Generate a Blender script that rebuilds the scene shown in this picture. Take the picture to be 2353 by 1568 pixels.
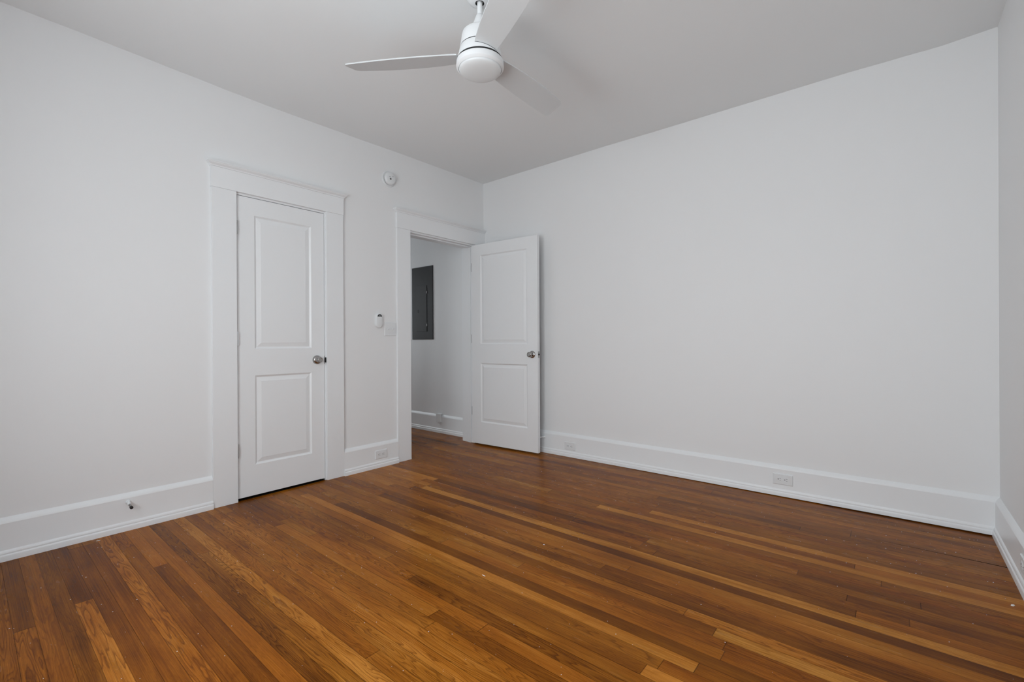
import bpy, bmesh, math, random
from math import sin, cos, pi, radians
from mathutils import Vector, Matrix

for o in list(bpy.data.objects):
    bpy.data.objects.remove(o)
SC = bpy.context.scene
COL = SC.collection

# ------------------------------------------------------------------ camera
W, H = 3.7986, 2.7355            # room width (x) and ceiling height
YF = -4.10                       # wall behind the camera
WT = 0.165                       # wall thickness
F_PX, YAW, PIT, ROLL = 1054.1723, radians(39.84215654), radians(-0.05286388), radians(-0.30208561)
CPOS = Vector((3.3678, -3.5700, 1.0656))
fw = Vector((-sin(YAW) * cos(PIT), cos(YAW) * cos(PIT), sin(PIT)))
r0 = Vector((cos(YAW), sin(YAW), 0))
u0 = r0.cross(fw)
RR = r0 * cos(ROLL) + u0 * sin(ROLL)
UU = -r0 * sin(ROLL) + u0 * cos(ROLL)
cam = bpy.data.cameras.new('camera')
camo = bpy.data.objects.new('camera', cam)
COL.objects.link(camo)
cam.sensor_width = 36.0
cam.lens = F_PX * 36.0 / 2353.0
cam.clip_start = 0.02
M = Matrix.Identity(4)
for i in range(3):
    M[i][0], M[i][1], M[i][2], M[i][3] = RR[i], UU[i], -fw[i], CPOS[i]
camo.matrix_world = M
SC.camera = camo

# ------------------------------------------------------------------ world, window light, exposure
world = bpy.data.worlds.new('daylight')
SC.world = world
world.use_nodes = True
nt = world.node_tree
nt.nodes.clear()
wo = nt.nodes.new('ShaderNodeOutputWorld')
bg = nt.nodes.new('ShaderNodeBackground')
tc = nt.nodes.new('ShaderNodeTexCoord')
sep = nt.nodes.new('ShaderNodeSeparateXYZ')
rmp = nt.nodes.new('ShaderNodeValToRGB')
mp = nt.nodes.new('ShaderNodeMapRange')
mp.inputs[1].default_value = -1.0
nt.links.new(tc.outputs['Generated'], sep.inputs[0])
nt.links.new(sep.outputs['Z'], mp.inputs[0])
nt.links.new(mp.outputs[0], rmp.inputs[0])
e = rmp.color_ramp.elements
e[0].position = 0.0; e[0].color = (0.93, 0.985, 1.02, 1)
e[1].position = 1.0; e[1].color = (0.95, 1.01, 1.05, 1)
x = e.new(0.47); x.color = (0.93, 0.985, 1.02, 1)
x = e.new(0.53); x.color = (0.95, 1.01, 1.05, 1)
nt.links.new(rmp.outputs[0], bg.inputs[0])
bg.inputs[1].default_value = 7.1
nt.links.new(bg.outputs[0], wo.inputs[0])

SC.view_settings.view_transform = 'Standard'
SC.view_settings.look = 'None'
SC.view_settings.gamma = 1.0
SC.view_settings.use_curve_mapping = False
SC.view_settings.exposure = 0.0

# window openings: (wall, a0, a1, z0, z1)   a = x for the front wall, y for the right wall
WINS = [('front', 1.30, 2.30, 0.55, 2.20), ('front', 2.55, 3.35, 0.55, 2.20), ('hall', -0.90, -0.48, 0.9, 2.1)]  # the hall opening is made up, added to brighten the hall
HX = -2.60                        # far end of the hall
for wname, a0, a1, z0, z1 in WINS:
    ld = bpy.data.lights.new('daylight_portal', 'AREA')
    ld.shape = 'RECTANGLE'
    ld.size, ld.size_y = a1 - a0, z1 - z0
    ld.cycles.is_portal = True
    lo = bpy.data.objects.new('daylight_portal', ld)
    COL.objects.link(lo)
    if wname == 'front':
        lo.location = ((a0 + a1) / 2, YF - WT + 0.01, (z0 + z1) / 2); lo.rotation_euler = (radians(90), 0, 0)
    elif wname == 'right':
        lo.location = (W + WT - 0.01, (a0 + a1) / 2, (z0 + z1) / 2); lo.rotation_euler = (radians(90), 0, radians(90))
    else:
        lo.location = (HX - WT + 0.01, (a0 + a1) / 2, (z0 + z1) / 2); lo.rotation_euler = (radians(90), 0, radians(-90))

# ------------------------------------------------------------------ helpers
def new_mat(name, color, rough=0.5, metal=0.0, spec=0.5, bump=None):
    m = bpy.data.materials.new(name)
    m.use_nodes = True
    n = m.node_tree.nodes; l = m.node_tree.links
    b = n['Principled BSDF']
    b.inputs['Base Color'].default_value = (*color, 1)
    b.inputs['Roughness'].default_value = rough
    b.inputs['Metallic'].default_value = metal
    b.inputs['Specular IOR Level'].default_value = spec
    if bump:
        scale, strength, dist = bump
        t = n.new('ShaderNodeTexCoord'); no = n.new('ShaderNodeTexNoise'); bu = n.new('ShaderNodeBump')
        no.inputs['Scale'].default_value = scale; no.inputs['Detail'].default_value = 3
        bu.inputs['Strength'].default_value = strength; bu.inputs['Distance'].default_value = dist
        l.new(t.outputs['Object'], no.inputs['Vector']); l.new(no.outputs['Fac'], bu.inputs['Height'])
        l.new(bu.outputs['Normal'], b.inputs['Normal'])
    return m

M_WALL = new_mat('wall_paint', (0.868, 0.874, 0.88), 0.55, spec=0.35, bump=(90, 0.10, 0.002))
M_CEIL = new_mat('ceiling_paint', (0.880, 0.898, 0.905), 0.8, spec=0.2, bump=(60, 0.10, 0.002))
M_TRIM = new_mat('trim_enamel', (0.880, 0.895, 0.908), 0.32, spec=0.5, bump=(25, 0.05, 0.001))
M_DOOR = new_mat('door_enamel', (0.880, 0.895, 0.908), 0.36, spec=0.5, bump=(40, 0.04, 0.001))
M_FAN = new_mat('fan_white', (0.84, 0.855, 0.865), 0.42, spec=0.4, bump=(30, 0.02, 0.0005))
M_GLASS = new_mat('opal_glass', (0.80, 0.825, 0.835), 0.30, spec=0.5, bump=(12, 0.02, 0.0005))
M_BLADE = new_mat('blade_white', (0.70, 0.72, 0.73), 0.5, spec=0.3, bump=(30, 0.02, 0.0005))
M_DARK = new_mat('dark_gap', (0.012, 0.012, 0.012), 0.6, bump=(50, 0.02, 0.0005))
M_STEEL = new_mat('satin_nickel', (0.42, 0.41, 0.40), 0.24, metal=1.0, bump=(200, 0.03, 0.0002))
M_PLATE = new_mat('white_plastic', (0.82, 0.838, 0.85), 0.35, spec=0.5, bump=(60, 0.01, 0.0002))
M_PANEL = new_mat('panel_grey', (0.042, 0.043, 0.045), 0.5, spec=0.25, bump=(160, 0.05, 0.0004))
M_PANEL2 = new_mat('panel_door_grey', (0.046, 0.047, 0.049), 0.5, spec=0.25, bump=(160, 0.05, 0.0004))
M_RUBBER = new_mat('black_rubber', (0.012, 0.012, 0.012), 0.5, bump=(90, 0.05, 0.0004))
M_FLAKE = new_mat('paint_flake', (0.82, 0.80, 0.76), 0.6, bump=(300, 0.1, 0.0004))
M_SCREEN = new_mat('dark_lens', (0.02, 0.02, 0.022), 0.15, bump=(20, 0.01, 0.0002))

def obj(name, bm, mat, parent=None, smooth=False, bevel=None, kind=None):
    me = bpy.data.meshes.new(name)
    bmesh.ops.recalc_face_normals(bm, faces=bm.faces)
    bm.to_mesh(me); bm.free()
    if isinstance(mat, (list, tuple)):
        for m in mat: me.materials.append(m)
    else:
        me.materials.append(mat)
    o = bpy.data.objects.new(name, me)
    COL.objects.link(o)
    if parent is not None: o.parent = parent
    if smooth:
        for p in me.polygons: p.use_smooth = True
        if smooth != True:
            me.set_sharp_from_angle(angle=radians(smooth))
    if bevel:
        b = o.modifiers.new('bevel', 'BEVEL'); b.width = bevel; b.segments = 2; b.limit_method = 'ANGLE'; b.angle_limit = radians(40)
    if kind: o['kind'] = kind
    return o

def empty(name, loc, rot=(0, 0, 0)):
    o = bpy.data.objects.new(name, None)
    COL.objects.link(o)
    o.location = loc; o.rotation_euler = rot
    o.empty_display_size = 0.05
    return o

def tag(o, label, cat, group=None):
    o['label'] = label; o['category'] = cat
    if group: o['group'] = group
    return o

def box(bm, x0, x1, y0, y1, z0, z1, mi=0):
    v = [bm.verts.new(p) for p in ((x0, y0, z0), (x1, y0, z0), (x1, y1, z0), (x0, y1, z0), (x0, y0, z1), (x1, y0, z1), (x1, y1, z1), (x0, y1, z1))]
    for f in ((0, 3, 2, 1), (4, 5, 6, 7), (0, 1, 5, 4), (1, 2, 6, 5), (2, 3, 7, 6), (3, 0, 4, 7)):
        fc = bm.faces.new([v[i] for i in f]); fc.material_index = mi
    return bm

def B(x0, x1, y0, y1, z0, z1):
    return box(bmesh.new(), x0, x1, y0, y1, z0, z1)

def lathe(bm, prof, n=48, mat=None, cap0=True, cap1=True):
    """prof: list of (r, h) about local z; mat: Matrix applied"""
    rings = []
    for r, h in prof:
        if r < 1e-6:
            rings.append([bm.verts.new((0, 0, h))])
        else:
            rings.append([bm.verts.new((r * cos(2 * pi * i / n), r * sin(2 * pi * i / n), h)) for i in range(n)])
    for a, b in zip(rings, rings[1:]):
        for i in range(n):
            j = (i + 1) % n
            q = [a[i % len(a)], a[j % len(a)], b[j % len(b)], b[i % len(b)]]
            q2 = []
            for v in q:
                if v not in q2: q2.append(v)
            if len(q2) > 2: bm.faces.new(q2)
    if cap0 and len(rings[0]) > 1: bm.faces.new(rings[0])
    if cap1 and len(rings[-1]) > 1: bm.faces.new(rings[-1])
    if mat is not None:
        vs = [v for r in rings for v in r]
        bmesh.ops.transform(bm, matrix=mat, verts=vs)
    return bm

def extrude_profile(bm, prof, p0, p1, out, m0=0.0, m1=0.0):
    """prof (d,z) swept from p0 to p1 (2D floor points); out = unit 2D vector away from the wall;
    m0/m1 = mitre factors: at distance d the ends shift by m*d along the run"""
    p0, p1, out = Vector(p0), Vector(p1), Vector(out)
    t = (p1 - p0).normalized()
    A, Bv = [], []
    for d, z in prof:
        a = p0 + out * d + t * (m0 * d); b = p1 + out * d - t * (m1 * d)
        A.append(bm.verts.new((a.x, a.y, z))); Bv.append(bm.verts.new((b.x, b.y, z)))
    n = len(prof)
    for i in range(n):
        j = (i + 1) % n
        bm.faces.new((A[i], A[j], Bv[j], Bv[i]))
    bm.faces.new(A); bm.faces.new(Bv)
    return bm

AX_X = Matrix.Rotation(radians(90), 4, 'Y')      # local z -> +x
AX_NY = Matrix.Rotation(radians(90), 4, 'X')     # local z -> -y

# ------------------------------------------------------------------ floor: oak strips
ROW, OFF = 0.0574, 0.0105
rnd = random.Random(7)
# known strips: (y, x0, x1, tone, hue, grain)   tone 0 dark .. 1 light, hue 0 brown .. 1 orange
SPECIAL = [
    (-1.465, 0.66, 4.0, 0.16, 0.30, 0.15), (-1.405, 0.72, 4.0, 0.86, 0.30, 0.30), (-1.522, 1.20, 4.0, 0.62, 0.40, 0.30),
    (-1.99, 0.55, 3.10, 0.20, 0.20, 0.25), (-2.05, 0.20, 2.87, 0.80, 0.60, 0.25), (-2.05, 2.87, 4.0, 0.42, 0.4, 0.3),
    (-1.81, 2.86, 4.0, 0.98, 0.18, 0.5), (-1.81, 1.9, 2.86, 0.30, 0.3, 0.3),
    (-2.395, 1.98, 2.80, 0.24, 0.45, 0.7), (-2.33, 0.9, 2.19, 0.62, 0.75, 0.7), (-2.33, 2.19, 4.0, 0.60, 0.75, 0.4),
    (-2.165, 1.2, 2.74, 0.40, 0.3, 0.5), (-2.165, 2.74, 4.0, 0.85, 0.75, 0.3),
    (-0.815, 2.2, 4.0, 0.84, 0.45, 0.2), (-0.87, 2.5, 4.0, 0.22, 0.30, 0.2), (-0.93, 1.9, 4.0, 0.80, 0.40, 0.2),
    (-0.76, 2.6, 4.0, 0.40, 0.2, 0.3), (-0.70, 2.2, 4.0, 0.46, 0.3, 0.4),
    (-1.22, 0.02, 0.66, 0.86, 0.75, 0.3), (-1.28, -0.1, 0.58, 0.80, 0.75, 0.3), (-1.34, -0.1, 0.72, 0.72, 0.6, 0.4),
    (-1.46, -0.1, 0.66, 0.74, 0.6, 0.4), (-1.52, -0.1, 0.50, 0.80, 0.6, 0.6), (-1.22, 0.66, 1.9, 0.20, 0.2, 0.2),
    (-3.09, -0.1, 2.0, 0.72, 0.85, 1.0), (-2.985, -0.1, 0.675, 0.62, 0.95, 0.4), (-2.985, 0.675, 2.3, 0.22, 0.5, 0.3),
    (-2.765, -0.1, 2.4, 0.84, 0.50, 1.0), (-2.71, -0.1, 1.9, 0.22, 0.45, 0.2), (-2.825, -0.1, 2.5, 0.38, 0.15, 1.0),
    (-2.88, -0.1, 1.3, 0.34, 0.15, 0.8), (-2.93, -0.1, 2.2, 0.56, 0.7, 0.25), (-3.04, 0.3, 2.0, 0.44, 0.6, 0.3),
    (-3.40, 0.88, 2.4, 0.82, 0.45, 0.8), (-3.40, -0.1, 0.88, 0.20, 0.25, 0.2), (-3.265, 0.80, 2.0, 0.72, 0.70, 1.0),
    (-3.265, -0.1, 0.80, 0.22, 0.5, 0.2), (-3.33, -0.1, 2.3, 0.30, 0.15, 0.5), (-3.21, 0.1, 2.2, 0.26, 0.5, 0.2),
    (-3.15, 0.1, 2.2, 0.30, 0.65, 0.2), (-3.45, -0.1, 2.6, 0.50, 0.45, 1.0), (-3.51, 0.0, 2.6, 0.40, 0.4, 0.9),
    (-2.505, -0.1, 0.17, 0.75, 0.4, 0.3), (-2.56, -0.1, 0.14, 0.8, 0.4, 0.3), (-2.385, -0.1, 0.62, 0.34, 0.5, 0.3), (-2.385, 0.62, 1.98, 0.68, 0.6, 0.3),
    (-2.50, 0.17, 2.6, 0.62, 0.6, 0.9), (-2.56, 0.14, 2.6, 0.66, 0.7, 1.0), (-2.62, 0.0, 2.4, 0.64, 0.4, 1.0), (-2.68, 0.0, 2.0, 0.48, 0.55, 0.7),
    (-0.48, 2.4, 3.18, 0.40, 0.35, 0.3), (-0.48, 3.18, 4.0, 0.36, 0.35, 0.3), (-0.42, 2.0, 3.18, 0.40, 0.2, 0.4), (-0.42, 3.18, 4.0, 0.38, 0.2, 0.4),
]
spec_rows = {}
for s in SPECIAL:
    k = int((-s[0] - OFF) // ROW)
    spec_rows.setdefault(k, []).append(s)
bm = bmesh.new()
uvl = bm.loops.layers.uv.new('UVMap')
uvl2 = bm.loops.layers.uv.new('ends')
ca = bm.loops.layers.float_color.new('plank')
XL, XR = HX - 0.02, W + 0.02

def plank(k, xa, xb, tone, hue, grain):
    ya, yb = -(OFF + ROW * k), -(OFF + ROW * (k + 1))
    g = 0.0001 + 0.00040 * rnd.random() ** 3
    gl = gr = 0.0
    y0l = yb + g; y1l = ya - g; y0r, y1r = y0l, y1l
    vs = [bm.verts.new(p) for p in ((xa + g, y0l, 0), (xb - g, y0r, 0), (xb - g, y1r, 0), (xa + g, y1l, 0))]
    f = bm.faces.new(vs)
    seed = rnd.random()
    uv = ((xa, 0), (xb, 0), (xb, 1), (xa, 1))
    L = xb - xa
    ends = ((0, L), (L, 0), (L, 0), (0, L))
    for lp, a, b in zip(f.loops, uv, ends):
        lp[uvl].uv = a; lp[uvl2].uv = b
        lp[ca] = (tone, hue, seed, grain)
    return f

NR = int((-YF + 0.05 - OFF) / ROW) + 1
for k in range(-1, NR):
    x = XL
    segs = []
    sp = sorted(spec_rows.get(k, []), key=lambda s: s[1])
    cur = XL
    def fill(a, b):
        x = a
        while b - x > 1e-4:
            L = rnd.choice([0.5, 0.9, 1.2, 1.5, 1.9, 2.4, 2.8]) * (0.8 + 0.4 * rnd.random())
            if b - (x + L) < 0.25: L = b - x
            t = rnd.random()
            tone = 0.37 + 0.26 * t if rnd.random() < 0.85 else rnd.choice([0.25, 0.29, 0.70, 0.76])
            grain = rnd.choice([0.15, 0.3, 0.5, 0.8, 1.0, 1.0])
            segs.append((x, x + L, tone, 0.15 + 0.7 * rnd.random(), grain))
            x += L
    for s in sp:
        a, b = max(s[1], cur), min(s[2], XR)
        if b - a < 0.05: continue
        if a > cur + 0.05: fill(cur, a)
        else: a = cur
        segs.append((a, b, s[3], s[4], s[5])); cur = b
    if XR - cur > 0.01: fill(cur, XR)
    for (a, b, t, h, g) in segs:
        plank(k, a, b, t, h, g)
# an open joint near the right wall: pull the two edges apart in a wedge
kg = int((0.476 - OFF) / ROW)
yg = -(OFF + ROW * (kg + 0)) if abs(-(OFF + ROW * kg) + 0.476) < abs(-(OFF + ROW * (kg + 1)) + 0.476) else -(OFF + ROW * (kg + 1))
bm.verts.ensure_lookup_table()
for v in list(bm.verts):
    if v.co.x > 3.7 and abs(v.co.y - yg) < 0.002:
        v.co.y += 0.0035 if v.co.y > yg else -0.0035
# sub-floor below the strips
f = bm.faces.new([bm.verts.new(p) for p in ((XL, YF - .02, -0.012), (XR, YF - .02, -0.012), (XR, 0.05, -0.012), (XL, 0.05, -0.012))])
for lp in f.loops:
    lp[uvl].uv = (0, .5); lp[uvl2].uv = (1, 1); lp[ca] = (-1, 0, 0, 0)

def floor_material():
    m = bpy.data.materials.new('oak_strips')
    m.use_nodes = True
    N = m.node_tree.nodes; L = m.node_tree.links
    bs = N['Principled BSDF']
    def nd(t, **k):
        n = N.new(t)
        for a, b in k.items(): setattr(n, a, b)
        return n
    def math_(op, a, b=None, c=None, clamp=False):
        n = nd('ShaderNodeMath', operation=op, use_clamp=clamp)
        for i, v in enumerate((a, b, c)):
            if v is None: continue
            if isinstance(v, (int, float)): n.inputs[i].default_value = v
            else: L.new(v, n.inputs[i])
        return n.outputs[0]
    def mixc(fac, a, b, blend='MIX'):
        n = nd('ShaderNodeMix', data_type='RGBA', blend_type=blend)
        for s, v in ((n.inputs[0], fac), (n.inputs[6], a), (n.inputs[7], b)):
            if isinstance(v, (int, float)): s.default_value = v
            elif isinstance(v, tuple): s.default_value = (*v, 1)
            else: L.new(v, s)
        return n.outputs[2]
    at = nd('ShaderNodeAttribute', attribute_name='plank')
    sc = nd('ShaderNodeSeparateColor'); L.new(at.outputs['Color'], sc.inputs[0])
    tone, hue, seed, grain = sc.outputs[0], sc.outputs[1], sc.outputs[2], at.outputs['Alpha']
    uv = nd('ShaderNodeUVMap', uv_map='UVMap'); su = nd('ShaderNodeSeparateXYZ'); L.new(uv.outputs[0], su.inputs[0])
    ue = nd('ShaderNodeUVMap', uv_map='ends'); se = nd('ShaderNodeSeparateXYZ'); L.new(ue.outputs[0], se.inputs[0])
    U, V = su.outputs[0], su.outputs[1]
    def noise(xs, vx, vy, vz, scale=1.0, detail=2.0, rough=0.5, dist=0.0):
        cx = nd('ShaderNodeCombineXYZ')
        for i, v in enumerate((vx, vy, vz)):
            if isinstance(v, (int, float)): cx.inputs[i].default_value = v
            else: L.new(v, cx.inputs[i])
        n = nd('ShaderNodeTexNoise')
        n.inputs['Scale'].default_value = scale; n.inputs['Detail'].default_value = detail
        n.inputs['Roughness'].default_value = rough; n.inputs['Distortion'].default_value = dist
        L.new(cx.outputs[0], n.inputs['Vector'])
        return n.outputs['Fac']
    s100 = math_('MULTIPLY', seed, 100.0)
    s37 = math_('MULTIPLY', seed, 37.0)
    Vy = math_('MULTIPLY', V, ROW)
    # cathedral figure: contour lines of a long, narrow noise field
    fx = math_('ADD', math_('MULTIPLY', U, 1.5), s37)
    fy = math_('MULTIPLY', Vy, 19.0)
    n1 = noise(0, fx, fy, s100, 1.0, 2.0, 0.45, 0.25)
    wob = noise(0, math_('MULTIPLY', U, 22.0), math_('MULTIPLY', Vy, 60.0), s100, 1.0, 2.0, 0.5)
    frq = math_('ADD', 11.0, math_('MULTIPLY', math_('FRACT', math_('MULTIPLY', seed, 7.77)), 15.0))
    ph = math_('ADD', math_('MULTIPLY', n1, frq), math_('MULTIPLY', wob, 0.55))
    saw = math_('FRACT', ph)
    line = math_('POWER', saw, 2.8)
    edge = math_('SMOOTH_MIN', line, math_('MULTIPLY', math_('SUBTRACT', 1.0, saw), 6.0), 0.15)
    cath = math_('MULTIPLY', edge, grain)
    # straight grain and pores
    st = noise(0, math_('MULTIPLY', U, 2.0), math_('MULTIPLY', Vy, 420.0), s100, 1.0, 3.0, 0.6)
    po = noise(0, math_('MULTIPLY', U, 38.0), math_('MULTIPLY', Vy, 1500.0), s100, 1.0, 2.0, 0.6)
    pm = nd('ShaderNodeMapRange'); pm.inputs[1].default_value = 0.52; pm.inputs[2].default_value = 0.72; L.new(po, pm.inputs[0])
    pores = pm.outputs[0]
    # wear and stain clouds across the whole room
    geo = nd('ShaderNodeNewGeometry'); sg = nd('ShaderNodeSeparateXYZ'); L.new(geo.outputs['Position'], sg.inputs[0])
    cl = noise(0, math_('MULTIPLY', sg.outputs[0], 1.3), math_('MULTIPLY', sg.outputs[1], 2.6), 3.3, 1.0, 4.0, 0.55)
    cl2 = noise(0, math_('MULTIPLY', sg.outputs[0], 3.2), math_('MULTIPLY', sg.outputs[1], 14.0), s37, 1.0, 3.0, 0.6)
    # tone: plank tone with slow drift along it
    dr = noise(0, math_('MULTIPLY', U, 1.6), V, s100, 1.0, 2.0, 0.5)
    t1 = math_('ADD', tone, math_('MULTIPLY', math_('SUBTRACT', dr, 0.5), 0.55))
    t2 = math_('ADD', t1, math_('MULTIPLY', math_('SUBTRACT', cl2, 0.5), 0.65))
    t3 = math_('ADD', t2, math_('MULTIPLY', math_('SUBTRACT', st, 0.5), 0.90))
    t4 = math_('ADD', t3, math_('MULTIPLY', math_('SUBTRACT', cl, 0.5), 0.7), clamp=True)
    rp = nd('ShaderNodeValToRGB'); L.new(t4, rp.inputs[0])
    el = rp.color_ramp.elements
    el[0].position = 0.0; el[0].color = (0.100, 0.029, 0.0020, 1)
    el[1].position = 1.0; el[1].color = (0.52, 0.225, 0.038, 1)
    for p, c in ((0.25, (0.178, 0.056, 0.0036)), (0.5, (0.258, 0.087, 0.0066)), (0.75, (0.36, 0.138, 0.015))):
        q = el.new(p); q.color = (*c, 1)
    rp2 = nd('ShaderNodeValToRGB'); L.new(t4, rp2.inputs[0])
    el = rp2.color_ramp.elements
    el[0].position = 0.0; el[0].color = (0.122, 0.030, 0.0020, 1)
    el[1].position = 1.0; el[1].color = (0.56, 0.205, 0.028, 1)
    for p, c in ((0.25, (0.215, 0.057, 0.0036)), (0.5, (0.305, 0.088, 0.0064)), (0.75, (0.405, 0.130, 0.012))):
        q = el.new(p); q.color = (*c, 1)
    col = mixc(hue, rp.outputs[0], rp2.outputs[0])
    # darken by figure and pores
    col = mixc(math_('MULTIPLY', cath, 0.95), col, (0.24, 0.15, 0.10), 'MULTIPLY')
    col = mixc(math_('MULTIPLY', pores, 0.50), col, (0.35, 0.25, 0.18), 'MULTIPLY')
    # olive-grey worn clouds
    ol = nd('ShaderNodeMapRange'); ol.inputs[1].default_value = 0.52; ol.inputs[2].default_value = 0.75; L.new(cl2, ol.inputs[0])
    col = mixc(math_('MULTIPLY', ol.outputs[0], 0.35), col, (0.60, 0.66, 0.70), 'MULTIPLY')
    # long edges and butt ends
    ve = math_('MINIMUM', V, math_('SUBTRACT', 1.0, V))
    vm = nd('ShaderNodeMapRange'); vm.inputs[1].default_value = 0.0; vm.inputs[2].default_value = 0.03
    vm.inputs[3].default_value = 0.72; vm.inputs[4].default_value = 1.0; L.new(ve, vm.inputs[0])
    ed = math_('MINIMUM', se.outputs[0], se.outputs[1])
    em = nd('ShaderNodeMapRange'); em.inputs[1].default_value = 0.0004; em.inputs[2].default_value = 0.0022
    em.inputs[3].default_value = 0.55; em.inputs[4].default_value = 1.0; L.new(ed, em.inputs[0])
    k = math_('MULTIPLY', vm.outputs[0], em.outputs[0])
    kc = nd('ShaderNodeCombineColor'); [L.new(k, kc.inputs[i]) for i in range(3)]
    col = mixc(1.0, col, kc.outputs[0], 'MULTIPLY')
    # sub-floor (tone < 0) is near black
    sub = math_('LESS_THAN', tone, -0.5)
    col = mixc(sub, col, (0.006, 0.004, 0.003))
    L.new(col, bs.inputs['Base Color'])
    ro = math_('ADD', 0.17, math_('MULTIPLY', cl2, 0.16))
    L.new(ro, bs.inputs['Roughness'])
    bs.inputs['Specular IOR Level'].default_value = 0.06
    # slight cupping, pores, finish ripple
    hgt = math_('ADD', math_('MULTIPLY', k, 0.6), math_('ADD', math_('MULTIPLY', pores, -0.10), math_('MULTIPLY', cl, 0.6)))
    bu = nd('ShaderNodeBump'); bu.inputs['Strength'].default_value = 0.35; bu.inputs['Distance'].default_value = 0.0012
    L.new(hgt, bu.inputs['Height']); L.new(bu.outputs[0], bs.inputs['Normal'])
    return m
M_FLOOR = floor_material()
floor = obj('floor', bm, M_FLOOR, kind='structure')

obj('floor_closet_shade', B(-0.80, -0.002, -2.3955, -1.7835, 0.0, 0.0015), new_mat('closet_shade_black', (0.012, 0.011, 0.010), 0.95, spec=0.0, bump=(120, 0.2, 0.001)), kind='structure')  # near-black sheet paints the shade in the gap under the closet door

# ------------------------------------------------------------------ walls and ceiling
def wall_with_openings(name, axis, c0, c1, a0, a1, z0, z1, holes, mat=M_WALL):
    """axis 'x': wall thickness spans x c0..c1 and runs along y a0..a1; axis 'y' the other way"""
    bm = bmesh.new()
    def bx(p0, p1, q0, q1):
        if p1 - p0 < 1e-5 or q1 - q0 < 1e-5: return
        if axis == 'x': box(bm, c0, c1, p0, p1, q0, q1)
        else: box(bm, p0, p1, c0, c1, q0, q1)
    cur = a0
    for (h0, h1, hz0, hz1) in sorted(holes):
        bx(cur, h0, z0, z1)
        bx(h0, h1, z0, hz0)
        bx(h0, h1, hz1, z1)
        cur = h1
    bx(cur, a1, z0, z1)
    bmesh.ops.remove_doubles(bm, verts=bm.verts, dist=1e-5)
    return obj(name, bm, mat, kind='structure')

ZB, ZT = -0.011, 2.80
# closet opening and hall doorway (rough openings)
CO = (-2.416, -1.763, ZB, 2.071)
DO = (-0.988, -0.132, ZB, 2.071)
wall_with_openings('wall_left', 'x', -WT, 0.0, YF, 0.0, ZB, ZT, [CO, DO])
wall_with_openings('wall_back', 'y', 0.0, WT, -WT, W + WT, ZB, ZT, [])
fr = [(a0, a1, z0, z1) for w, a0, a1, z0, z1 in WINS if w == 'front']
rt = [(a0, a1, z0, z1) for w, a0, a1, z0, z1 in WINS if w == 'right']
ha = [(a0, a1, z0, z1) for w, a0, a1, z0, z1 in WINS if w == 'hall']
wall_with_openings('wall_front', 'y', YF - WT, YF, -WT, W + WT, ZB, ZT, fr)
wall_with_openings('wall_right', 'x', W, W + WT, YF, 0.0, ZB, ZT, rt)
wall_with_openings('wall_hall_back', 'y', 0.0, WT, HX - WT, -WT, ZB, ZT, [])
wall_with_openings('wall_hall_front', 'y', -1.45, -1.35, HX, -WT, ZB, ZT, [])
wall_with_openings('wall_hall_end', 'x', HX - WT, HX, -1.45, 0.0, ZB, ZT, ha)
wall_with_openings('wall_closet_end', 'x', -0.90, -0.80, -2.80, -1.45, ZB, ZT, [])
wall_with_openings('wall_closet_side', 'y', -2.80, -2.70, -0.80, -WT, ZB, ZT, [])

def interp(tab, v):
    if v <= tab[0][0]: return tab[0][1]
    for (a, fa), (b, fb) in zip(tab, tab[1:]):
        if v <= b:
            t = (v - a) / (b - a); t = t * t * (3 - 2 * t)
            return fa + (fb - fa) * t
    return tab[-1][1]
LEFT_SAG = [(-4.1, .012), (-3.45, .009), (-3.2, .006), (-2.95, 0), (-2.7, -.006), (-2.42, -.013), (-2.15, -.016), (-1.6, -.011), (-.9, -.002), (0, .002)]
BACK_SAG = [(0, .002), (.95, .005), (1.45, .007), (2.0, .003), (3.1, .002), (3.4, -.004), (3.56, -.009), (3.72, -.002), (3.8, .004)]
bm = bmesh.new()
nx, ny = 64, 64
grid = []
for i in range(nx + 1):
    row = []
    for j in range(ny + 1):
        x = -0.02 + (W + 0.04) * i / nx; y = YF - 0.02 + (-YF + 0.04) * j / ny
        wl = math.exp(-(x / 0.6) ** 2); wb = math.exp(-(y / 0.5) ** 2)
        z = H + (1 - wb) * wl * interp(LEFT_SAG, y) + wb * interp(BACK_SAG, x)
        row.append(bm.verts.new((x, y, z)))
    grid.append(row)
for i in range(nx):
    for j in range(ny):
        bm.faces.new((grid[i][j], grid[i][j + 1], grid[i + 1][j + 1], grid[i + 1][j]))
top = bmesh.ops.extrude_face_region(bm, geom=list(bm.faces))
for v in [g for g in top['geom'] if isinstance(g, bmesh.types.BMVert)]: v.co.z = 2.86
ce = obj('ceiling', bm, M_CEIL, smooth=30, kind='structure')
obj('ceiling_hall', B(HX - WT, -WT + 0.0, YF, 0.10, 2.60, 2.70), M_CEIL, kind='structure')

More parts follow.
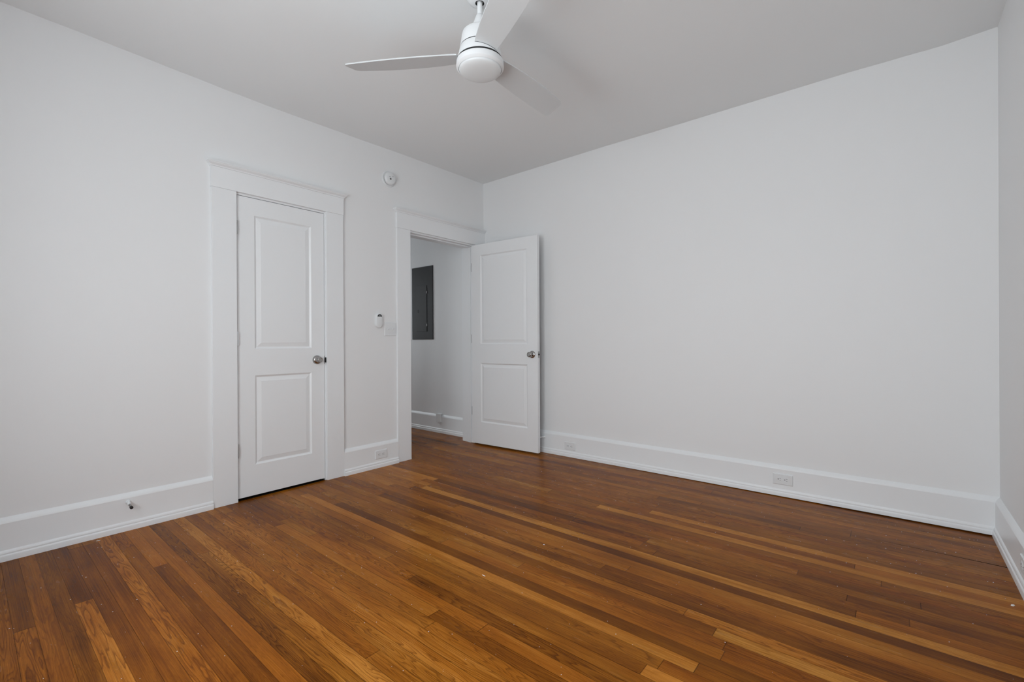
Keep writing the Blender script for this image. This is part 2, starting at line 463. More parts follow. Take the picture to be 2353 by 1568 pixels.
# ------------------------------------------------------------------ baseboards
BP = [(0, -0.001), (0.0330, -0.001), (0.0330, 0.019), (0.0320, 0.026), (0.0295, 0.0305), (0.0275, 0.0325), (0.0282, 0.0345), (0.0280, 0.040), (0.0255, 0.046), (0.0205, 0.0515),
      (0.0200, 0.054), (0.0198, 0.182), (0.0190, 0.1840), (0.0175, 0.188), (0.0140, 0.194), (0.0090, 0.200), (0.0045, 0.205), (0.0015, 0.2085), (0, 0.2085)]
def baseboard(name, p0, p1, out, m0=0, m1=0, lift=0.0):
    bm = bmesh.new()
    extrude_profile(bm, BP, p0, p1, out, m0, m1)
    if lift:        # the shoe does not sit tight on the old floor towards its far end
        for v in bm.verts:
            if v.co.z < 0.01 and (Vector((v.co.x, v.co.y)) - Vector(p1)).length < 0.1: v.co.z += lift
    return obj(name, bm, M_TRIM, smooth=16, kind='structure')
baseboard('baseboard_left', (0, YF), (0, -2.546), (1, 0), 1, 0)
baseboard('baseboard_left', (0, -1.635), (0, -1.123), (1, 0))
baseboard('baseboard_back', (0.0215, 0), (W, 0), (0, -1), 0, 1, 0.008)
baseboard('baseboard_right', (W, 0), (W, YF), (-1, 0), 1, 1, 0.004)
baseboard('baseboard_front', (W, YF), (0, YF), (0, 1), 1, 1)
baseboard('baseboard_hall', (HX, 0), (-0.187, 0), (0, -1))

# ------------------------------------------------------------------ door casings, headers, jambs
def crown(bm, xf, y0, y1, z0, over0=True, over1=True):
    pr = [(0.0, 0.0), (0.004, 0.001), (0.0045, 0.006), (0.008, 0.010), (0.015, 0.015), (0.020, 0.020), (0.021, 0.0235), (0.024, 0.025), (0.024, 0.031)]
    prev = None
    for d, z in pr:
        a, b = (d if over0 else 0), (d if over1 else 0)
        cur = [bm.verts.new(p) for p in ((0, y0 - a, z0 + z), (xf + d, y0 - a, z0 + z), (xf + d, y1 + b, z0 + z), (0, y1 + b, z0 + z))]
        if prev:
            for i in range(4):
                j = (i + 1) % 4
                bm.faces.new((prev[i], prev[j], cur[j], cur[i]))
        else: bm.faces.new(cur)
        prev = cur
    bm.faces.new(prev)
    return bm

def casing(name, y0, y1, ztop):
    return obj(name, B(0, 0.020, y0, y1, 0, ztop), M_TRIM, bevel=0.0015, kind='structure')

ZH = 2.0645        # underside of the headers
casing('trim_1', -2.5455, -2.4005, ZH)
casing('trim_2', -1.7755, -1.6345, ZH)
casing('trim_3', -1.1225, -0.9785, ZH)
casing('trim_4', -0.1430, -0.0005, ZH)
h = obj('trim_5', B(0, 0.0235, -2.5490, -1.6310, ZH, 2.197), M_TRIM, bevel=0.0012, kind='structure')
obj('crown_moulding', crown(bmesh.new(), 0.0235, -2.5490, -1.6310, 2.197), M_TRIM, h)
h2 = obj('trim_6', B(0, 0.0235, -1.1260, -0.0005, ZH, 2.203), M_TRIM, bevel=0.0012, kind='structure')
obj('crown_moulding', crown(bmesh.new(), 0.0235, -1.1260, -0.0005, 2.203, True, False), M_TRIM, h2)

def jambs(name, y0, y1, zt, stop_x):
    bm = bmesh.new()
    box(bm, -WT, 0.0, y0 - 0.0195, y0, 0, zt + 0.0195)
    box(bm, -WT, 0.0, y1, y1 + 0.0195, 0, zt + 0.0195)
    box(bm, -WT, 0.0, y0, y1, zt, zt + 0.0195)
    j = obj(name, bm, M_TRIM, kind='structure')
    s = bmesh.new()
    a, b = stop_x - 0.036, stop_x
    box(s, a, b, y0, y0 + 0.011, 0, zt)
    box(s, a, b, y1 - 0.011, y1, 0, zt)
    box(s, a, b, y0 + 0.011, y1 - 0.011, zt - 0.011, zt)
    obj('door_stop_strip', s, M_TRIM, j, bevel=0.001)
    return j
jc = jambs('trim_7', -2.3960, -1.7830, 2.0515, -0.040)
jd = jambs('trim_8', -0.9685, -0.1520, 2.0515, -0.040)
# casing on the hall side of the doorway
bm = bmesh.new()
box(bm, -WT - 0.020, -WT, -0.1440, -0.0005, 0, ZH)
box(bm, -WT - 0.020, -WT, -1.1225, -0.9765, 0, ZH)
box(bm, -WT - 0.022, -WT, -1.1260, -0.0005, ZH, 2.20)
obj('trim_9', bm, M_TRIM, bevel=0.0012, kind='structure')

# ------------------------------------------------------------------ doors (local: x along the width from the hinge, y = 0 front face .. -0.035, z up)
def door_slab(w, h, rects, t=0.035):
    bm = bmesh.new()
    loops = [(0.0, 0.0), (0.0025, 0.002), (0.0105, 0.0085), (0.0145, 0.0092), (0.0400, 0.0030), (0.0415, 0.0022)]
    for side in (0, 1):
        yo = 0.0 if side == 0 else -t
        sg = -1.0 if side == 0 else 1.0
        xs = [0, rects[0][0], rects[0][1], w]
        zs = [0] + [q for r in rects for q in (r[2], r[3])] + [h]
        vg = [[bm.verts.new((x, yo, z)) for z in zs] for x in xs]
        for i in range(3):
            for j in range(len(zs) - 1):
                if i == 1 and j % 2 == 1: continue
                bm.faces.new((vg[i][j], vg[i + 1][j], vg[i + 1][j + 1], vg[i][j + 1]))
        for k, r in enumerate(rects):
            j = 1 + 2 * k
            prev = [vg[1][j], vg[2][j], vg[2][j + 1], vg[1][j + 1]]
            for ins, dp in loops[1:]:
                y = yo + sg * dp
                cur = [bm.verts.new(p) for p in ((r[0] + ins, y, r[2] + ins), (r[1] - ins, y, r[2] + ins), (r[1] - ins, y, r[3] - ins), (r[0] + ins, y, r[3] - ins))]
                for a in range(4):
                    b = (a + 1) % 4
                    bm.faces.new((prev[a], prev[b], cur[b], cur[a]))
                prev = cur
            bm.faces.new(prev)
    # rim
    bm.verts.ensure_lookup_table()
    def ring(yo):
        return sorted([v for v in bm.verts if abs(v.co.y - yo) < 1e-6 and (v.co.x < 1e-6 or v.co.x > w - 1e-6 or v.co.z < 1e-6 or v.co.z > h - 1e-6)],
                      key=lambda v: math.atan2(v.co.z - h / 2, v.co.x - w / 2))
    A, Bq = ring(0.0), ring(-t)
    n = len(A)
    for i in range(n):
        j = (i + 1) % n
        bm.faces.new((A[i], A[j], Bq[j], Bq[i]))
    return bm

KNOB = [(0.034, 0.0), (0.034, 0.003), (0.0325, 0.006), (0.027, 0.0095), (0.019, 0.012), (0.0135, 0.016), (0.0125, 0.024), (0.0135, 0.029),
        (0.0190, 0.034), (0.0235, 0.041), (0.0250, 0.048), (0.0245, 0.055), (0.0215, 0.060), (0.0175, 0.062), (0.0165, 0.0605), (0.0160, 0.059),
        (0.0095, 0.059), (0.0090, 0.0605), (0.0085, 0.062), (0.0, 0.0625)]
KNOB_SMALL = [(0.034, 0.0), (0.034, 0.003), (0.033, 0.008), (0.030, 0.014), (0.025, 0.019), (0.020, 0.022), (0.0165, 0.027), (0.0155, 0.032),
              (0.0170, 0.037), (0.0195, 0.043), (0.0200, 0.049), (0.0190, 0.053), (0.0165, 0.055), (0.0150, 0.0545), (0.0145, 0.053), (0.0, 0.053)]

def knob(parent, prof, x, y, z, direction):
    """direction +1 faces local +y, -1 faces local -y"""
    m = Matrix.Translation((x, y, z)) @ Matrix.Rotation(radians(-90 * direction), 4, 'X')
    nr = 8
    ro = obj('knob_rose', lathe(bmesh.new(), prof[:5] + [(0.012, prof[4][1])], 48, m), M_STEEL, parent, smooth=50)
    kn = obj('door_knob', lathe(bmesh.new(), [(0.012, prof[4][1] - 0.002)] + prof[5:], 48, m), M_STEEL, ro, smooth=50)
    return ro

def hinge_knuckle(parent, x, y, z, mat, leaf_dir=1):
    bm = bmesh.new()
    for i in range(5):
        z0 = z - 0.0445 + i * 0.0179
        lathe(bm, [(0.0058, z0), (0.0058, z0 + 0.0173)], 16, Matrix.Translation((x, y, 0)))
    lathe(bm, [(0.0, z - 0.0485), (0.003, z - 0.048), (0.0045, z - 0.0445)], 16, Matrix.Translation((x, y, 0)))
    lathe(bm, [(0.0045, z + 0.0445), (0.003, z + 0.048), (0.0, z + 0.0485)], 16, Matrix.Translation((x, y, 0)))
    box(bm, x - 0.001, x + 0.001, y - 0.012, y, z - 0.0445, z + 0.0445)
    return obj('hinge', bm, mat, parent, smooth=40)

M_HINGE = new_mat('hinge_satin', (0.62, 0.62, 0.62), 0.35, metal=0.5, bump=(200, 0.02, 0.0002))
# closet door: hinged left at y=-2.3925, front face on x=0; local x -> +y, local y -> ... rotate 90 deg: local x->+y, local -y -> +x
d1 = empty('door_1', (0.0, -2.3930, 0.0165), (0, 0, radians(90)))
d1['kind'] = 'structure'
DW1, DH1 = 0.6070, 2.0315
# after rotation by +90deg local +y points to world -x, so the room face is local y = -0.035+0.035 -> shift slab so that its y=-t face is at world x = 0
sl = door_slab(DW1, DH1, [(0.1085, 0.5060, 0.2080, 0.8190), (0.1085, 0.5060, 1.0010, 1.9150)])
bmesh.ops.translate(sl, verts=sl.verts, vec=(0, 0.035, 0))
obj('door_slab', sl, M_DOOR, d1, bevel=0.0008)
knob(d1, KNOB_SMALL, DW1 - 0.060, 0.0, 0.9115, -1)
bm = B(DW1 - 0.0006, DW1 + 0.0012, 0.006, 0.029, 0.883, 0.940)
box(bm, DW1 + 0.001, DW1 + 0.0045, 0.011, 0.024, 0.903, 0.920)
obj('latch', bm, M_STEEL, d1)
for zz, mt in ((1.832, M_HINGE), (1.087, M_DOOR), (0.337, M_HINGE)):
    hinge_knuckle(d1, -0.0015, -0.0062, zz - 0.0165, mt)
# strike plate on the jamb
bm = B(-0.030, 0.0, -1.7842, -1.7828, 0.895, 0.957)
box(bm, 0.0, 0.0085, -1.7838, -1.7765, 0.905, 0.944)
obj('strike_plate', bm, M_RUBBER, jc)

# bedroom door, hinged on the right jamb, swung 93 degrees against the far wall
SW = radians(3.3)
d2 = empty('door_2', (0.008, -0.1520, 0.0165), (0, 0, SW))
d2['kind'] = 'structure'
DW2 = 0.8100
sl = door_slab(DW2, DH1, [(0.1160, DW2 - 0.1160, 0.2200, 0.8220), (0.1160, DW2 - 0.1160, 1.0160, 1.9200)])
bmesh.ops.translate(sl, verts=sl.verts, vec=(0.003, -0.008, 0))
obj('door_slab', sl, M_DOOR, d2, bevel=0.0008)
knob(d2, KNOB, DW2 + 0.003 - 0.0605, -0.043, 0.9180, -1)
knob(d2, KNOB, DW2 + 0.003 - 0.0605, -0.008, 0.9180, 1)
bm = B(DW2 + 0.0024, DW2 + 0.0040, -0.037, -0.014, 0.889, 0.947)
obj('latch', bm, M_STEEL, d2)
bm = B(DW2 + 0.0038, DW2 + 0.0125, -0.032, -0.020, 0.911, 0.926)
obj('latch_bolt', bm, M_RUBBER, d2, bevel=0.002)
for zz in (1.832, 1.087, 0.337):
    hinge_knuckle(d2, 0.0, 0.0, zz - 0.0165, M_HINGE)

for zz in (1.832, 1.087, 0.337):
    obj('hinge_leaf', B(-0.036, 0.001, -0.1535, -0.1515, zz - 0.0445, zz + 0.0445), M_HINGE, jd)

# ------------------------------------------------------------------ windows behind the camera (frames only are out of view), plus the added one in the hall
wi = 0
for wname, a0, a1, z0, z1 in WINS:
    wi += 1
    bm = bmesh.new()
    def fb(p0, p1, q0, q1, c0, c1):
        if wname == 'front': box(bm, p0, p1, YF - c1, YF - c0, q0, q1)
        elif wname == 'right': box(bm, W + c0, W + c1, p0, p1, q0, q1)
        else: box(bm, HX - c1, HX - c0, p0, p1, q0, q1)
    for p0, p1, q0, q1 in ((a0, a0 + .04, z0, z1), (a1 - .04, a1, z0, z1), (a0 + .04, a1 - .04, z0, z0 + .05), (a0 + .04, a1 - .04, z1 - .04, z1),
                           (a0 + .04, a1 - .04, (z0 + z1) / 2 - .02, (z0 + z1) / 2 + .02)):
        fb(p0, p1, q0, q1, 0.05, 0.09)
    obj('window_%d' % wi, bm, M_TRIM, kind='structure')

# ------------------------------------------------------------------ ceiling fan
FX, FY = 1.8352, -1.9626
fan = tag(empty('ceiling_fan', (FX, FY, H)), 'white three-blade ceiling fan with a round opal light on a short rod', 'ceiling fan')
def fz(prof): return [(r, z - H) for r, z in prof]
obj('canopy', lathe(bmesh.new(), fz([(0.062, 2.742), (0.064, 2.728), (0.062, 2.716), (0.054, 2.704), (0.042, 2.697), (0.030, 2.694), (0.0225, 2.6935), (0.0215, 2.695), (0.0215, 2.705), (0.0, 2.705)]), 64, None, cap1=False), M_FAN, fan, smooth=50)
obj('collar', lathe(bmesh.new(), fz([(0.0212, 2.704), (0.0212, 2.6945), (0.0190, 2.6935), (0.0185, 2.704)]), 48, None, False, False), M_DARK, fan, smooth=50)
obj('downrod', lathe(bmesh.new(), fz([(0.0125, 2.706), (0.0125, 2.632)]), 32), M_FAN, fan, smooth=50)
obj('yoke_cover', lathe(bmesh.new(), fz([(0.0130, 2.640), (0.0155, 2.638), (0.0190, 2.632), (0.0265, 2.612), (0.0345, 2.590), (0.0405, 2.570), (0.0430, 2.555)]), 64), M_FAN, fan, smooth=50)
obj('motor_housing', lathe(bmesh.new(), fz([(0.030, 2.558), (0.060, 2.557), (0.076, 2.553), (0.084, 2.545), (0.0875, 2.532), (0.0955, 2.4785), (0.0950, 2.4770), (0.080, 2.4765)]), 96), M_FAN, fan, smooth=40)
obj('shadow_gap', lathe(bmesh.new(), fz([(0.0938, 2.4775), (0.0938, 2.4715)]), 64, None, False, False), M_DARK, fan)
hub = obj('blade_hub', lathe(bmesh.new(), fz([(0.080, 2.4725), (0.0963, 2.4720), (0.0970, 2.4710), (0.1080, 2.4220), (0.1078, 2.4205), (0.090, 2.4200)]), 96), M_FAN, fan, smooth=40)
obj('shadow_gap', lathe(bmesh.new(), fz([(0.1068, 2.4210), (0.1068, 2.4095)]), 64, None, False, False), M_DARK, fan)
lk = obj('light_ring', lathe(bmesh.new(), fz([(0.090, 2.4105), (0.1112, 2.4100), (0.1130, 2.4085), (0.1148, 2.3850), (0.1146, 2.3838), (0.1140, 2.3828), (0.1035, 2.3735), (0.1030, 2.3800)]), 96, None, True, False), M_FAN, fan, smooth=25)
gl = [(0.1025, 2.3800)]
for i in range(0, 13):
    a = i / 12 * pi / 2
    gl.append((0.1015 * cos(a) ** 0.85 if i < 12 else 0.0, 2.3725 - 0.0225 * sin(a)))
obj('glass_diffuser', lathe(bmesh.new(), fz(gl), 96, None, True, False), M_GLASS, lk, smooth=60)

def blade_edges(s):
    t = (s - .1) / .56
    return 0.0646 + 0.123 * t - 0.0358 * t * t, -0.0419 + 0.0055 * t + 0.0711 * t * t, 2.4243 - 0.0031 * t, 2.4475 + 0.0109 * t

def blade_bm():
    """local: x along the blade, y lateral (+ = leading edge), z relative to the ceiling"""
    bm = bmesh.new()
    NT = 8
    R0, R1, RC = 0.098, 0.657, 0.022
    ss = [R0 + (R1 - RC - R0) * i / 24 for i in range(25)] + [R1 - RC + RC * sin(pi / 2 * i / 10) for i in range(1, 11)]
    NS = len(ss) - 1
    bot, topv = [], []
    for s in ss:
        aL, aT, zL, zT = blade_edges(s)
        q = max(0.0, (s - (R1 - RC)) / RC)
        cut = RC * (1 - math.sqrt(max(0, 1 - q * q))) / (aL - aT)
        rb, rt_ = [], []
        for j in range(NT + 1):
            u = cut + (1 - 2 * cut) * j / NT
            y = aT + (aL - aT) * u; z = zT + (zL - zT) * u
            th = 0.0080 * (1 - 0.2 * abs(2 * u - 1) ** 6)
            rb.append(bm.verts.new((s, y, z - H))); rt_.append(bm.verts.new((s, y, z - H + th)))
        bot.append(rb); topv.append(rt_)
    for i in range(NS):
        for j in range(NT):
            bm.faces.new((bot[i][j], bot[i + 1][j], bot[i + 1][j + 1], bot[i][j + 1]))
            bm.faces.new((topv[i][j], topv[i][j + 1], topv[i + 1][j + 1], topv[i + 1][j]))
        bm.faces.new((bot[i][0], topv[i][0], topv[i + 1][0], bot[i + 1][0]))
        bm.faces.new((bot[i][NT], bot[i + 1][NT], topv[i + 1][NT], topv[i][NT]))
    for j in range(NT):
        bm.faces.new((bot[0][j], bot[0][j + 1], topv[0][j + 1], topv[0][j]))
        bm.faces.new((bot[NS][j], topv[NS][j], topv[NS][j + 1], bot[NS][j + 1]))
    return bm

def slot_bm():
    """thin dark slot in the hub under the blade root"""
    bm = bmesh.new()
    prev = None
    for i in range(17):
        u = i / 16
        aL, aT, zL, zT = blade_edges(0.1)
        y = aT + (aL - aT) * u; z = zT + (zL - zT) * u - 0.0006
        cur = []
        for dz, dr in ((0, -0.002), (0, 0.0004), (-0.0018, 0.0004), (-0.0018, -0.002)):
            zz = z + dz
            r = 0.0970 + (2.4710 - zz) / (2.4710 - 2.4225) * 0.011 + dr
            cur.append(bm.verts.new((math.sqrt(max(1e-8, r * r - y * y)), y, zz - H)))
        if prev:
            for k in range(4): bm.faces.new((prev[k], prev[(k + 1) % 4], cur[(k + 1) % 4], cur[k]))
        else: bm.faces.new(cur)
        prev = cur
    bm.faces.new(prev)
    return bm
s0 = obj('blade_slot', slot_bm(), M_DARK, hub)
s0.rotation_euler = (0, 0, radians(-156.07))
for a in (83.93, -36.07):
    b = s0.copy(); COL.objects.link(b); b.parent = hub; b.rotation_euler = (0, 0, radians(a))
b0 = obj('blade', blade_bm(), M_BLADE, fan, smooth=40)
b0.rotation_euler = (0, 0, radians(-156.07))
for a in (83.93, -36.07):
    b = b0.copy(); COL.objects.link(b); b.parent = fan; b.rotation_euler = (0, 0, radians(a))

# ------------------------------------------------------------------ smoke detector
sd = tag(empty('smoke_detector', (0, -1.197, 2.471)), 'small round white smoke detector high on the wall between the two door frames', 'smoke detector')
obj('mounting_base', lathe(bmesh.new(), [(0.067, 0), (0.067, 0.008), (0.064, 0.012), (0.054, 0.013)], 64, AX_X), M_PLATE, sd, smooth=40)
obj('body', lathe(bmesh.new(), [(0.050, 0.012), (0.050, 0.017), (0.0545, 0.0175), (0.0550, 0.021), (0.0540, 0.032), (0.0500, 0.038), (0.0430, 0.041), (0.030, 0.0425), (0.0, 0.043)], 64, AX_X), M_PLATE, sd, smooth=40)
obj('shadow_gap', lathe(bmesh.new(), [(0.0528, 0.0125), (0.0528, 0.0176)], 64, AX_X, False, False), M_DARK, sd)
M_GREY = new_mat('button_grey', (0.16, 0.16, 0.16), 0.5, bump=(80, 0.02, 0.0002))
obj('test_button', lathe(bmesh.new(), [(0.0085, 0.042), (0.0085, 0.0445), (0.0045, 0.0450), (0.0035, 0.0438), (0.0, 0.0438)], 32, Matrix.Translation((0, -0.006, -0.008)) @ AX_X), M_GREY, sd, smooth=40)
bm = bmesh.new()
for (yy, zz, a, ln) in ((-0.012, 0.010, 0.3, 0.016), (0.024, 0.010, -0.5, 0.010), (0.018, 0.018, -0.2, 0.012)):
    q = box(bmesh.new(), 0.0405, 0.0435, -ln / 2, ln / 2, -0.0012, 0.0012)
    bmesh.ops.rotate(q, verts=q.verts, matrix=Matrix.Rotation(a, 3, 'X')); bmesh.ops.translate(q, verts=q.verts, vec=(-0.0006 if abs(yy) < .02 else -.003, yy, zz))
    me = bpy.data.meshes.new('t'); q.to_mesh(me); bm.from_mesh(me); q.free(); bpy.data.meshes.remove(me)
obj('vent_slots', bm, M_GREY, sd)

# ------------------------------------------------------------------ fan remote in its wall cradle
def stadium(w, h, n=16):
    pts = []
    r = w / 2; c = h / 2 - r
    for i in range(n + 1):
        a = pi * i / n; pts.append((r * cos(a), c + r * sin(a)))
    for i in range(n + 1):
        a = pi + pi * i / n; pts.append((r * cos(a), -c + r * sin(a)))
    return pts
def loft_stadium(bm, steps, y=0, z=0, n=20):
    prev = None
    for (w, h, x) in steps:
        cur = [bm.verts.new((x, y + a, z + b)) for a, b in stadium(w, h, n)]
        if prev:
            m = len(cur)
            for i in range(m): bm.faces.new((prev[i], prev[(i + 1) % m], cur[(i + 1) % m], cur[i]))
        else: bm.faces.new(cur)
        prev = cur
    bm.faces.new(prev)
    return bm
rm = tag(empty('remote_control', (0, -1.309, 1.2410)), 'white oval fan remote with a dark top in its wall cradle beside the switch plate', 'remote control')
obj('cradle', loft_stadium(bmesh.new(), [(0.060, 0.118, 0.0), (0.060, 0.118, 0.006), (0.058, 0.116, 0.009)]), M_PLATE, rm, smooth=40)
obj('remote_body', loft_stadium(bmesh.new(), [(0.058, 0.122, 0.0085), (0.060, 0.124, 0.013), (0.059, 0.123, 0.021), (0.054, 0.118, 0.026), (0.046, 0.110, 0.0275)]), M_PLATE, rm, smooth=40)
bm = bmesh.new()
pts = [(0.0215 * cos(pi * i / 20), 0.0205 * sin(pi * i / 20)) for i in range(21)]
for xx in (0.0272, 0.0284):
    ring = [bm.verts.new((xx, a, 0.033 + b)) for a, b in pts]
    bm.faces.new(ring)
    if xx > 0.028:
        for i in range(len(ring)):
            bm.faces.new((pr[i], pr[(i + 1) % len(ring)], ring[(i + 1) % len(ring)], ring[i]))
    pr = ring
sc_ = obj('dark_top', bm, M_SCREEN, rm)
sc_['label'] = 'dark half-round top of the remote'
bm = bmesh.new()
pts = [(0.011 * cos(pi * i / 16), 0.009 * sin(pi * i / 16)) for i in range(17)]
bm.faces.new([bm.verts.new((0.0286, a, 0.0365 + b)) for a, b in pts])
obj('button', bm, M_GREY, sc_)

# ------------------------------------------------------------------ plates
def bevel_plate(bm, cy, cz, w, h, t, x0=0.0):
    """plate on an x = x0 wall facing +x"""
    prev = None
    for ins, x in ((0, x0), (0, x0 + t * 0.45), (0.0018, x0 + t * 0.85), (0.0038, x0 + t)):
        cur = [bm.verts.new((x, cy + a, cz + b)) for a, b in ((-w / 2 + ins, -h / 2 + ins), (w / 2 - ins, -h / 2 + ins), (w / 2 - ins, h / 2 - ins), (-w / 2 + ins, h / 2 - ins))]
        if prev:
            for i in range(4): bm.faces.new((prev[i], prev[(i + 1) % 4], cur[(i + 1) % 4], cur[i]))
        else: bm.faces.new(cur)
        prev = cur
    bm.faces.new(prev)
    return bm

sw = tag(empty('light_switch', (0, -1.1865, 1.1705)), 'white double toggle switch plate beside the open doorway frame', 'light switch')
obj('cover_plate', bevel_plate(bmesh.new(), 0, 0, 0.117, 0.117, 0.006), M_PLATE, sw)
for yy in (-0.023, 0.023):
    bm = bmesh.new()
    box(bm, 0.0055, 0.0068, yy - 0.006, yy + 0.006, -0.0125, 0.0125)
    q = [bm.verts.new(p) for p in ((0.006, yy - 0.0045, -0.006), (0.006, yy + 0.0045, -0.006), (0.006, yy + 0.0045, 0.004), (0.006, yy - 0.0045, 0.004),
                                   (0.018, yy - 0.0035, 0.002), (0.018, yy + 0.0035, 0.002), (0.017, yy + 0.0035, 0.008), (0.017, yy - 0.0035, 0.008))]
    for f in ((0, 3, 2, 1), (4, 5, 6, 7), (0, 1, 5, 4), (1, 2, 6, 5), (2, 3, 7, 6), (3, 0, 4, 7)): bm.faces.new([q[i] for i in f])
    obj('toggle', bm, M_PLATE, sw)
for yy in (-0.023, 0.023):
    for zz in (-0.030, 0.030):
        obj('screw', lathe(bmesh.new(), [(0.0032, 0.0058), (0.0032, 0.0066), (0.0, 0.0070)], 12, Matrix.Translation((0, yy, zz)) @ AX_X), M_PLATE, sw)

def outlet(label, loc, rz):
    """duplex outlet lying on its side; local +x faces the room, local y along the wall"""
    o = tag(empty('wall_outlet', loc, (0, 0, rz)), label, 'outlet', 'outlets set in the baseboards')
    obj('cover_plate', bevel_plate(bmesh.new(), 0, 0, 0.117, 0.072, 0.0060), M_PLATE, o)
    for s in (-1, 1):
        bm = bmesh.new()
        pts = []
        for i in range(32):
            a = 2 * pi * i / 32
            pts.append((max(-0.0145, min(0.0145, 0.0172 * cos(a))) if False else 0.0150 * cos(a), 0.0172 * sin(a)))
        pts = [(max(-0.0135, min(0.0135, a)), b) for a, b in pts]
        prev = None
        for x in (0.0055, 0.0074):
            cur = [bm.verts.new((x, s * 0.0195 + a, b)) for a, b in pts]
            if prev:
                for i in range(32): bm.faces.new((prev[i], prev[(i + 1) % 32], cur[(i + 1) % 32], cur[i]))
            prev = cur
        bm.faces.new(prev)
        r = obj('receptacle', bm, M_PLATE, o)
        bm = bmesh.new()
        # plate mounted sideways: ground hole to the left, two slots to its right, one above the other
        yc = s * 0.0195
        box(bm, 0.0072, 0.00765, yc + 0.000, yc + 0.0080, 0.0050, 0.0068)
        box(bm, 0.0072, 0.00765, yc + 0.001, yc + 0.0075, -0.0068, -0.0050)
        lathe(bm, [(0.0030, 0.0072), (0.0030, 0.00765)], 16, Matrix.Translation((0, yc - 0.0075, 0)) @ AX_X)
        obj('slots', bm, M_DARK, r)
    bm = lathe(bmesh.new(), [(0.003, 0.0058), (0.003, 0.0066), (0.0, 0.0070)], 12, AX_X)
    obj('screw', bm, M_PLATE, o)
    return o
outlet('white duplex outlet on the baseboard between the closet and the doorway', (0.0200, -1.2990, 0.1090), 0)
outlet('white duplex outlet on the long far baseboard, nearest the open door', (1.0900, -0.0200, 0.0990), radians(-90))
outlet('white duplex outlet on the far baseboard toward the right corner', (2.7840, -0.0200, 0.1170), radians(-90))
outlet('white duplex outlet on the right-hand baseboard, cut by the picture edge', (W - 0.0200, -0.7520, 0.1150), radians(180))

# ------------------------------------------------------------------ electrical panel on the hall wall
ep = tag(empty('electrical_panel', (-1.0130, 0.0, 1.0840)), 'dark grey electrical breaker panel on the hall wall seen through the doorway', 'electrical panel')
PW, PH = 0.3900, 0.8770
cv = bmesh.new()
prev = None
for ins, y in ((0, 0.0), (0, -0.007), (0.004, -0.011), (0.004, -0.011)):
    cur = [cv.verts.new(p) for p in ((-PW / 2 + ins, y, ins), (PW / 2 - ins, y, ins), (PW / 2 - ins, y, PH - ins), (-PW / 2 + ins, y, PH - ins))]
    if prev:
        for i in range(4): cv.faces.new((prev[i], prev[(i + 1) % 4], cur[(i + 1) % 4], cur[i]))
    prev = cur
cv.faces.new(prev)
bmesh.ops.remove_doubles(cv, verts=cv.verts, dist=1e-6)
obj('cover', cv, M_PANEL, ep)
pd = obj('panel_door', B(-0.105, 0.089, -0.0155, -0.0108, 0.095, 0.650), M_PANEL2, ep, bevel=0.0015)
for z in (0.565, 0.175): obj('hinge', B(0.0885, 0.0945, -0.0180, -0.0105, z - 0.014, z + 0.014), M_HINGE, pd)
lt = obj('latch', B(-0.092, -0.060, -0.0175, -0.0150, 0.322, 0.362), M_DARK, pd)

# phone jack box on the hall baseboard
pj_ = tag(empty('jack_box', (-0.6975, 0.0, 0.1230)), 'small white jack box over the hall baseboard, seen through the doorway', 'jack box')
obj('housing', B(-0.036, 0.036, -0.0450, -0.0200, 0.0, 0.100), M_PLATE, pj_, bevel=0.003)
obj('backing_block', B(-0.034, 0.034, -0.0202, 0.0, 0.090, 0.099), M_PLATE, pj_)

# ------------------------------------------------------------------ spring door stops
def door_stop(label, loc, rz, length, tip, droop=0.0):
    o = tag(empty('door_stop', loc, (0, droop, rz)), label, 'door stop')
    obj('base', lathe(bmesh.new(), [(0.0125, 0.0), (0.0125, 0.003), (0.0110, 0.007), (0.0085, 0.009), (0.0085, length * 0.42), (0.0070, length * 0.45), (0.0, length * 0.45)], 24, AX_X), M_PLATE, o, smooth=40)
    pr = [(0.0048, length * 0.44)]
    n = 7
    for i in range(n):
        a = length * (0.45 + 0.40 * i / n); b = length * (0.45 + 0.40 * (i + 0.5) / n)
        pr += [(0.0060, a), (0.0048, b)]
    obj('rod', lathe(bmesh.new(), pr, 24, AX_X), M_STEEL if tip is M_RUBBER else M_PLATE, o, smooth=40)
    obj('bumper', lathe(bmesh.new(), [(0.0060, length * 0.82), (0.0078, length * 0.83), (0.0078, length * 0.97), (0.0060, length), (0.0, length)], 24, AX_X), tip, o, smooth=40)
    return o
door_stop('small metal door stop with a black tip on the left baseboard', (0.0200, -2.9700, 0.1600), radians(2), 0.078, M_RUBBER, radians(14))
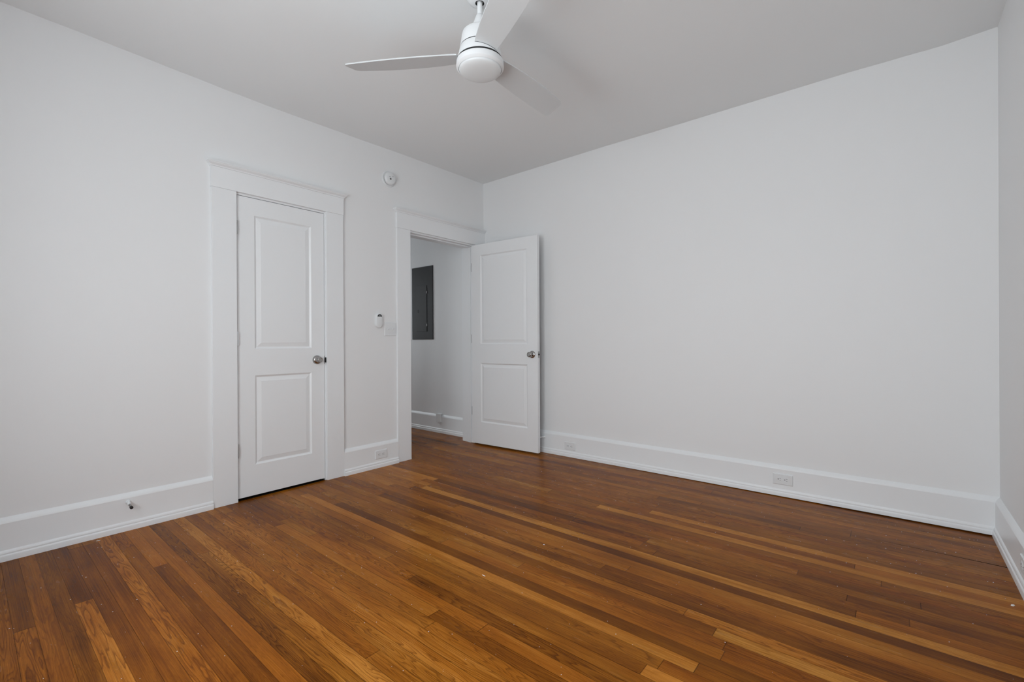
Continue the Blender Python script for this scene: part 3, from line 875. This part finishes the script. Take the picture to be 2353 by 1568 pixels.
door_stop('thin white door stop on the far baseboard just behind the open door', (0.8050, -0.0200, 0.1480), radians(-112), 0.056, M_PLATE, 0.0)

# ------------------------------------------------------------------ paint crumbs on the floor
def flake(bm, x, y, lx, ly, a, h=0.0012):
    n = 5
    base = []
    for i in range(n):
        t = 2 * pi * i / n + rnd.random() * 0.6
        px, py = lx / 2 * cos(t), ly / 2 * sin(t)
        base.append((x + px * cos(a) - py * sin(a), y + px * sin(a) + py * cos(a)))
    v0 = [bm.verts.new((p[0], p[1], 0.0)) for p in base]
    v1 = [bm.verts.new((x + (p[0] - x) * .8, y + (p[1] - y) * .8, h)) for p in base]
    bm.faces.new(v0); bm.faces.new(v1)
    for i in range(n): bm.faces.new((v0[i], v0[(i + 1) % n], v1[(i + 1) % n], v1[i]))
bm = bmesh.new()
rs = random.Random(11)
for i in range(640):
    x, y = rs.uniform(0.08, 3.74), rs.uniform(-3.5, -0.08)
    if rs.random() < 0.07: x, y = 3.74 - abs(rs.gauss(0, 0.25)), -0.1 - abs(rs.gauss(0, 0.35))
    s = rs.choice([0.0012, 0.0014, 0.0018, 0.0024, 0.0032])
    flake(bm, x, y, s * rs.uniform(1, 1.8), s, rs.uniform(0, pi), 0.0006)
dust = obj('paint_dust', bm, M_FLAKE, kind='stuff')
tag(dust, 'tiny white paint specks scattered over the whole oak floor', 'paint specks')
for (px, py, lx, ly, a, lab) in (
        (1.934, -2.060, 0.024, 0.0025, -0.1, 'thin white sliver lying across the oak strips in the middle of the floor'),
        (1.960, -1.632, 0.0090, 0.0055, 0.5, 'small white paint chip on the floor in line with the open door'),
        (0.075, -3.105, 0.0200, 0.0050, 1.3, 'white paint chip against the left baseboard below the door stop'),
        (3.725, -0.895, 0.022, 0.0120, 1.1, 'larger pale paint chip on the floor against the right baseboard')):
    bm = bmesh.new(); flake(bm, 0, 0, lx, ly, a, 0.002)
    o = obj('paint_chip', bm, M_FLAKE); o.location = (px, py, 0)
    tag(o, lab, 'paint chip')
